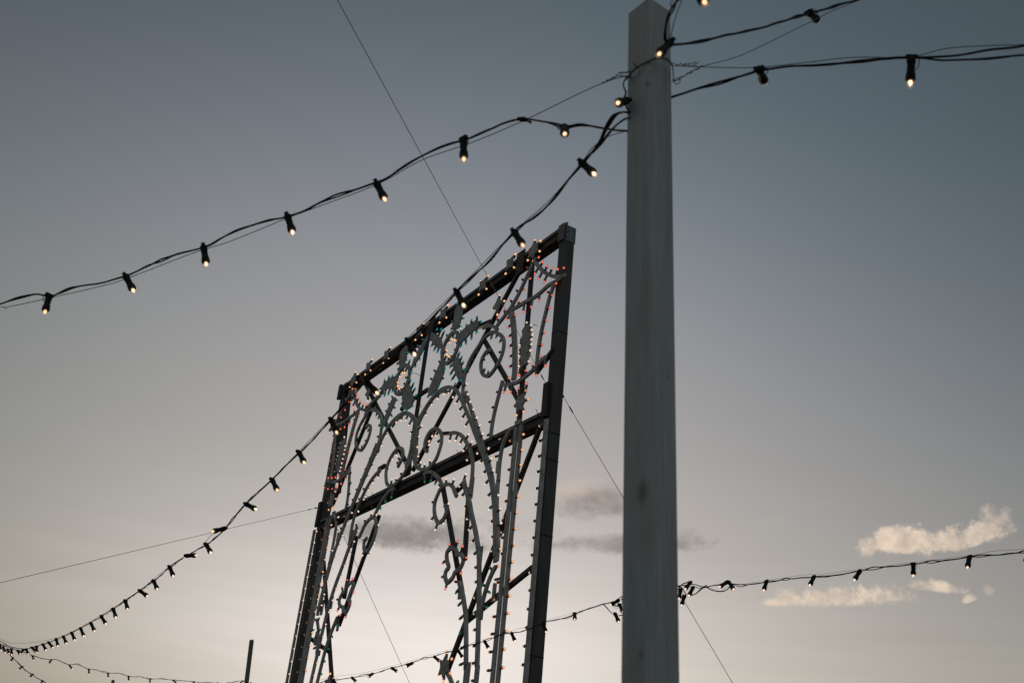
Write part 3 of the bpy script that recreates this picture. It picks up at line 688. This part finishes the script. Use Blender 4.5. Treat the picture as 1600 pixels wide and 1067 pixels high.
c2 = [(984, 178), (974, 176), (965, 179), (957, 187), (947, 202), (938, 220), (925, 238), (910, 256), (885, 286), (852, 325), (803, 364), (760, 412), (713, 457), (675, 497), (640, 532), (604, 566), (573, 594), (545, 626), (517, 655), (492, 684), (467, 708), (447, 727), (425, 749), (404, 769), (384, 787), (368, 806), (352, 825), (337, 840), (322, 851), (306, 860), (291, 868), (278, 877), (265, 886), (252, 898), (240, 907),
      (218, 923), (196, 938), (177, 951), (158, 963), (142, 972), (126, 981), (99, 994), (76, 1003), (57, 1009), (41, 1013), (25, 1012), (12, 1008), (4, 1003), (-22, 990)]
string('long string of bulbs falling across the light arch to the lower left corner', p2, c2, S2H, 3, loose=0.0045,
       loops=([(986, 184), (976, 186), (963, 196), (950, 210), (938, 226), (926, 240)], [(986, 176), (972, 175), (958, 181), (948, 196), (940, 214)]),
       extra=[(980, 205), (950, 214), (925, 232), (912, 250), (860, 312), (806, 360), (715, 452), (574, 590), (520, 650), (428, 745), (386, 783), (352, 823), (330, 836), (312, 856), (268, 882), (200, 934), (100, 992), (40, 1004), (10, 1002), (-22, 986)])
# upper left string
p1 = Path(PP, -62)
S1H = [((882, 199), (882.5, 212)), ((724, 217), (725, 256)), ((588, 286), (604, 317)), ((449, 337), (459, 369)), ((318, 385), (323, 419)), ((196, 431), (211, 459)), ((77, 462), (69, 493))]
c1 = [(984, 205), (965, 203), (930, 199), (905, 196), (882, 199), (850, 190), (820, 186), (790, 192), (765, 203), (735, 216), (700, 226), (660, 243), (625, 265), (600, 281), (575, 290), (540, 301), (500, 317), (475, 331), (449, 338), (400, 350), (350, 370), (325, 384), (285, 395), (240, 412), (196, 431), (150, 444), (115, 449), (80, 462), (50, 461), (0, 474), (-60, 490), (-200, 540)]
r1 = string('upper string of bulbs running from the foreground post to the left edge of the sky', p1, c1, S1H, 5, loose=0.006,
       extra=[(986, 117), (960, 124), (940, 131), (900, 149), (822, 187), (740, 222), (660, 250), (590, 288), (500, 322), (449, 341), (360, 377), (300, 396), (196, 436), (150, 449), (75, 466), (40, 474), (15, 479), (8, 482), (0, 480), (-60, 500), (-200, 552)])
# clamp where the support wire meets the cable
k_ = MB(); q = p1.p(817, 187) - r1.location; k_.tube([q + Vector((-0.02, 0, 0)), q, q + Vector((0.022, 0, 0.0))], [0.006, 0.010, 0.006], 7); k_.tube([q + Vector((0.012, 0, 0.004)), q + Vector((0.03, 0.01, -0.004))], 0.005, 6); k_.build('wire_clamp', RUB, r1)
# right strings
AR = at(1050, 150, 2.62)
p3 = Path(AR, 105)
string('nearest string of bulbs leaving the foreground post to the right edge with two bulbs hanging', p3,
       [(1040, 155), (1052, 151), (1080, 143), (1120, 131), (1165, 117), (1187, 110), (1220, 106), (1300, 101), (1375, 93), (1423, 91), (1480, 89), (1540, 79), (1600, 72), (1700, 52), (1900, 20)],
       [((1186, 108), (1196, 133), 1), ((1424, 90), (1422, 139))], 11, loose=0.004,
       loops=([(1290, 101), (1360, 94), (1430, 91), (1480, 94), (1540, 92), (1600, 87), (1700, 70), (1900, 38)],),
       extra=[(1050, 103), (1095, 105), (1180, 106), (1260, 98), (1335, 90), (1420, 90), (1480, 76), (1560, 71), (1600, 70), (1700, 58), (1900, 30)])
AU = at(1046, 70, 2.5)
p4 = Path(AU, 62)
string('bulb string rising from the foreground post to the top edge, its one bulb turned away', p4,
       [(1046, 72), (1060, 69), (1090, 66), (1130, 57), (1180, 46), (1230, 32), (1262, 22), (1300, 12), (1345, -2), (1420, -26), (1560, -66)],
       [((1264, 20), (1280, 35), 1)], 13, rad=0.0040, loose=0.005,
       extra=[(1050, 128), (1062, 124), (1095, 105), (1160, 86), (1260, 38), (1345, 0), (1560, -76)])
p5 = Path(Ds=[(1030, 2.46), (1100, 1.9), (1200, 1.6)])
A5 = [at(1047, 72, 2.46), at(1039, 60, 2.44), at(1042, 35, 2.38), at(1052, 12, 2.28), at(1066, -12, 2.15), at(1085, -45, 1.95), at(1120, -110, 1.6), Vector((0.85, 0.7, 3.75)), Vector((1.3, -1.2, 3.8)), Vector((1.7, -4.0, 4.0))]
r5 = empty('string_light', A5[0]); tag(r5, 'bulb string climbing steeply past the top edge, one lit bulb against the foreground timber', 'string lights', 'strings of bulbs between the posts')
cable(r5, [a - A5[0] for a in A5], 0.0036, 0.004, 17, [a - A5[0] for a in (at(1047, 66, 2.47), at(1052, 40, 2.42), at(1059, 18, 2.32), at(1066, 0, 2.2), at(1085, -50, 1.95), Vector((0.9, 0.6, 3.8)), Vector((1.3, -1.2, 3.85)), Vector((1.7, -4.0, 4.05)))], strands=2)
for P, Q in ((at(1048, 66, 2.47), (1026, 89)), (at(1088, -22, 1.93), (1104, 10))):
    dd = tipof(P, *Q); holder(r5, P - A5[0], dd - A5[0], 2.5)
# short jumper with one bulb on the left of the post
A6 = [at(985, 118, 2.58), at(974, 130, 2.56), at(978, 146, 2.56), at(975, 158, 2.56), at(980, 170, 2.57), at(985, 178, 2.6)]
r6 = empty('string_light', A6[0]); tag(r6, 'short cable loop with one sideways bulb at the left side of the foreground post', 'string lights', 'strings of bulbs between the posts')
cable(r6, [a - A6[0] for a in A6], 0.0024, 0.003, 19)
P = at(979, 158, 2.57); holder(r6, P - A6[0], tipof(P, 962, 162, 0.102) - A6[0], 2.6)
# tie wire round the post top with its twisted tails
w = MB()
zt = at(1016, 110, 2.5).z; pc = at(1015, 105, 2.60)
W0 = [at(984, 117, 2.56), at(1000, 104, 2.54), at(1030, 92, 2.515), at(1049, 101, 2.56), at(1052, 128, 2.60)]
for dz in (0, 0.006): w.tube(smooth([p + Vector((0, 0, dz)) for p in W0], 5), 0.0017, 5)
for a, c in ((at(966, 115, 2.56), at(990, 112, 2.55)), (at(968, 119, 2.56), at(988, 122, 2.57)), (at(990, 100, 2.53), at(998, 107, 2.53)), (at(940, 131, 2.60), at(966, 118, 2.57))):
    t = []; 
    for i in range(13):
        f = i / 12; t.append(a.lerp(c, f) + Vector((0, 0, 0.0032 * math.sin(f * 22)))); 
    w.tube(t, 0.0026, 5)
for a, c in ((at(1050, 100, 2.6), at(1096, 104, 2.62)), (at(1050, 128, 2.6), at(1094, 106, 2.62)), (at(1062, 101, 2.61), at(1092, 98, 2.62))):
    t = [a.lerp(c, i / 24) + Vector((0, 0, 0.0042 * math.sin(i * 1.1))) + Vector((0.002 * math.cos(i * 1.1), 0, 0)) for i in range(25)]
    w.tube(t, 0.0016, 5)
lo = [at(1058 + 5 * math.cos(a), 127 + 5 * math.sin(a), 2.6) for a in [i * math.pi / 6 for i in range(13)]]; w.tube(lo, 0.0015, 5)
o = w.build('tie_wire', STEEL, None, loc=W0[0]); tag(o, 'twisted steel tie wire wrapped round the top of the foreground post, tails on both sides', 'wire')

# string behind: from the hidden post to the right edge, and left across the foot of the arch
p7 = Path(Ds=[(1016, 8.45), (1198, 8.05), (1427, 7.3), (1600, 6.8), (1700, 6.5), (2300, 5.4)])
string('bulb string from behind the foreground post to the right edge, crossing the sunlit clouds', p7,
       [(1030, 918), (1060, 915), (1080, 914), (1098, 917), (1120, 914), (1137, 911), (1160, 914), (1198, 909), (1225, 905), (1250, 903), (1271, 901), (1305, 899), (1325, 895), (1344, 891), (1380, 886), (1427, 881), (1470, 876), (1515, 870), (1560, 866), (1600, 862), (1700, 847), (1850, 822), (2050, 784), (2300, 730)],
       [((1608, 861), (1602, 882)), ((1712, 845), (1716, 868)), ((1822, 827), (1816, 851)), ((1938, 806), (1944, 832)), ((1198, 907), (1192.5, 925)), ((1272, 900), (1264, 917)), ((1344, 891), (1333, 909)), ((1427, 880), (1427, 905)), ((1515, 869), (1511, 890)),
        ((1079, 909), (1069, 922)), ((1083, 917), (1075, 933)), ((1064, 920), (1060, 938)), ((1069, 930), (1064, 950)), ((1136, 909), (1122, 918)), ((1138, 908), (1148, 923))], 23, loose=0.012, rad=0.0040, k=1.15,
       loops=([(1050, 915), (1062, 916), (1068, 921), (1072, 931), (1066, 934), (1058, 930)], [(1076, 929), (1086, 928), (1096, 920), (1104, 914)], [(1102, 915), (1112, 921), (1124, 924), (1134, 922), (1142, 915)], [(1060, 922), (1064, 914), (1072, 910), (1080, 909)]),
       extra=[(1060, 921), (1078, 930), (1088, 926), (1100, 916), (1125, 923), (1140, 916), (1200, 906), (1265, 897), (1290, 896), (1343, 889), (1430, 878), (1520, 867), (1550, 861), (1600, 857), (1700, 841), (1850, 814), (2300, 720)])
p8 = Path(Ds=[(380, 14.0), (480, 12.6), (600, 11.5), (760, 9.75), (850, 8.95), (900, 8.75), (1016, 8.45)])
string('bulb string crossing the lower legs of the arch, ending at the bottom edge', p8,
       [(1000, 920), (975, 932), (965, 937), (955, 940), (940, 944), (920, 951), (905, 956), (890, 963), (870, 968), (851, 972), (820, 985), (800, 988), (780, 992), (758, 1001), (735, 1007), (716, 1015), (700, 1018), (678, 1025), (660, 1029), (645, 1034), (625, 1040), (612, 1043), (590, 1050), (575, 1053), (560, 1056), (545, 1059), (530, 1061), (515, 1062), (500, 1066), (470, 1078), (420, 1095)],
       [((967, 937), (949, 948)), ((961, 958), (968, 974)), ((968, 944), (974, 958)), ((898, 958), (898, 969)), ((849, 973), (854, 990)), ((799, 988), (806, 1004)), ((757, 1001), (765, 1015)), ((716, 1016), (725, 1030)), ((678, 1025), (690, 1035)), ((645, 1035), (632, 1042)), ((612, 1043), (623, 1050)), ((582, 1052), (574, 1058)), ((550, 1058), (558, 1066)), ((521, 1061), (527, 1072))], 29, loose=0.010, k=1.15,
       loops=([(942, 943), (948, 949), (954, 956), (959, 960), (966, 961), (978, 958), (995, 950)], [(972, 933), (973, 940), (969, 945), (962, 946), (955, 943)]),
       extra=[(1000, 926), (973, 934), (972, 944), (962, 950), (950, 943), (900, 956), (850, 970), (800, 985), (760, 997), (700, 1015), (620, 1038), (560, 1052), (515, 1058), (420, 1085)])
p9 = Path(Ds=[(-22, 15.0), (50, 17.3), (200, 18.6), (390, 20.3)])
string('distant thin bulb string dipping along the bottom left edge to the thin grey post', p9,
       [(-22, 992), (0, 1005), (20, 1013), (40, 1019), (52, 1024), (66, 1028), (80, 1030), (88, 1030), (98, 1034), (108, 1038), (121, 1037), (130, 1041), (139, 1045), (150, 1046), (169, 1051), (185, 1051), (201, 1056), (220, 1057), (235, 1060), (255, 1060), (270, 1062), (290, 1063), (305, 1065), (330, 1066), (350, 1067), (365, 1065), (378, 1063), (388, 1066)],
       [((51, 1024), (53, 1032)), ((80, 1030.5), (75.5, 1038)), ((108, 1038), (114, 1046)), ((139, 1045), (139, 1054)), ((169, 1051), (169, 1060)), ((201, 1056), (201, 1065)), ((235, 1060), (233.5, 1068)), ((271, 1062.5), (277, 1068)), ((303, 1064.5), (303, 1073)), ((340, 1066), (344, 1073)), ((357, 1066), (362, 1072)), ((380, 1063), (373, 1068)), ((391, 1066), (398, 1070))], 31, loose=0.010, rad=0.0045)
p10 = Path(Ds=[(-22, 15.0), (20, 16.6), (75, 17.3), (150, 18.5)])
string('shortest distant bulb string sloping steeply down at the lower left corner below the others', p10,
       [(-22, 992), (0, 1012), (10, 1018), (20, 1027), (34, 1041), (42, 1048), (50, 1053), (55, 1057), (66, 1063), (75, 1069), (100, 1086), (150, 1110)],
       [((20, 1027), (16, 1034.5)), ((35, 1041), (27.5, 1046)), ((51, 1053), (45, 1058.5)), ((66.5, 1063), (62, 1071)), ((83, 1075), (80, 1083))], 37, loose=0.006, rad=0.0045)

# ------------------------------------------------------------------ guy wires
def guy(label, pts, r=0.0032, m=STEEL, shackle=True):
    b = MB(); o0 = Vector(pts[0]); b.tube([Vector(p) for p in pts], r, 6)
    d = (Vector(pts[1]) - o0).normalized()
    o = b.build('guy_wire', m, None, loc=o0); tag(o, label, 'wire')
    if shackle:
        c = MB(); c.tube([Vector((0, 0, 0)), d * 0.05], 0.010, 6); c.build('shackle', RUB, o); c = MB(); c.tube([d * 0.16, d * 0.23], 0.007, 6); c.build('clamp', RUB, o)
    return o
a1 = WM @ loc3(856, 605, -0.05); b1 = at(527, 0, 5.0); e1 = b1 + (b1 - a1) * 1.2
guy('long thin wire crossing the sky from the top edge to the right upright', [a1, b1, e1], 0.0026)
a2 = WM @ loc3(877, 614, -0.17); b2 = at(1145, 1067, 10.5); e2 = b2 + (b2 - a2) * (b2.z / (a2.z - b2.z))
guy('thin stay wire slanting from the right upright of the arch down behind the foreground post', [a2, b2, e2], 0.0028)
a3 = WM @ loc3(495, 793, -0.07); b3 = at(0, 910, 11.0); e3 = b3 + (b3 - a3) * 1.5
guy('thin wire stretched from the left upright of the arch to the left edge', [a3, b3, e3], 0.0028)
a4 = WM @ loc3(527, 815, -0.17); b4 = at(640, 1067, 15.6); e4 = b4 + (b4 - a4) * (b4.z / (a4.z - b4.z))
guy('pale stay wire seen through the arch opening, slanting to the bottom edge', [a4, b4, e4], 0.0032, PALE)
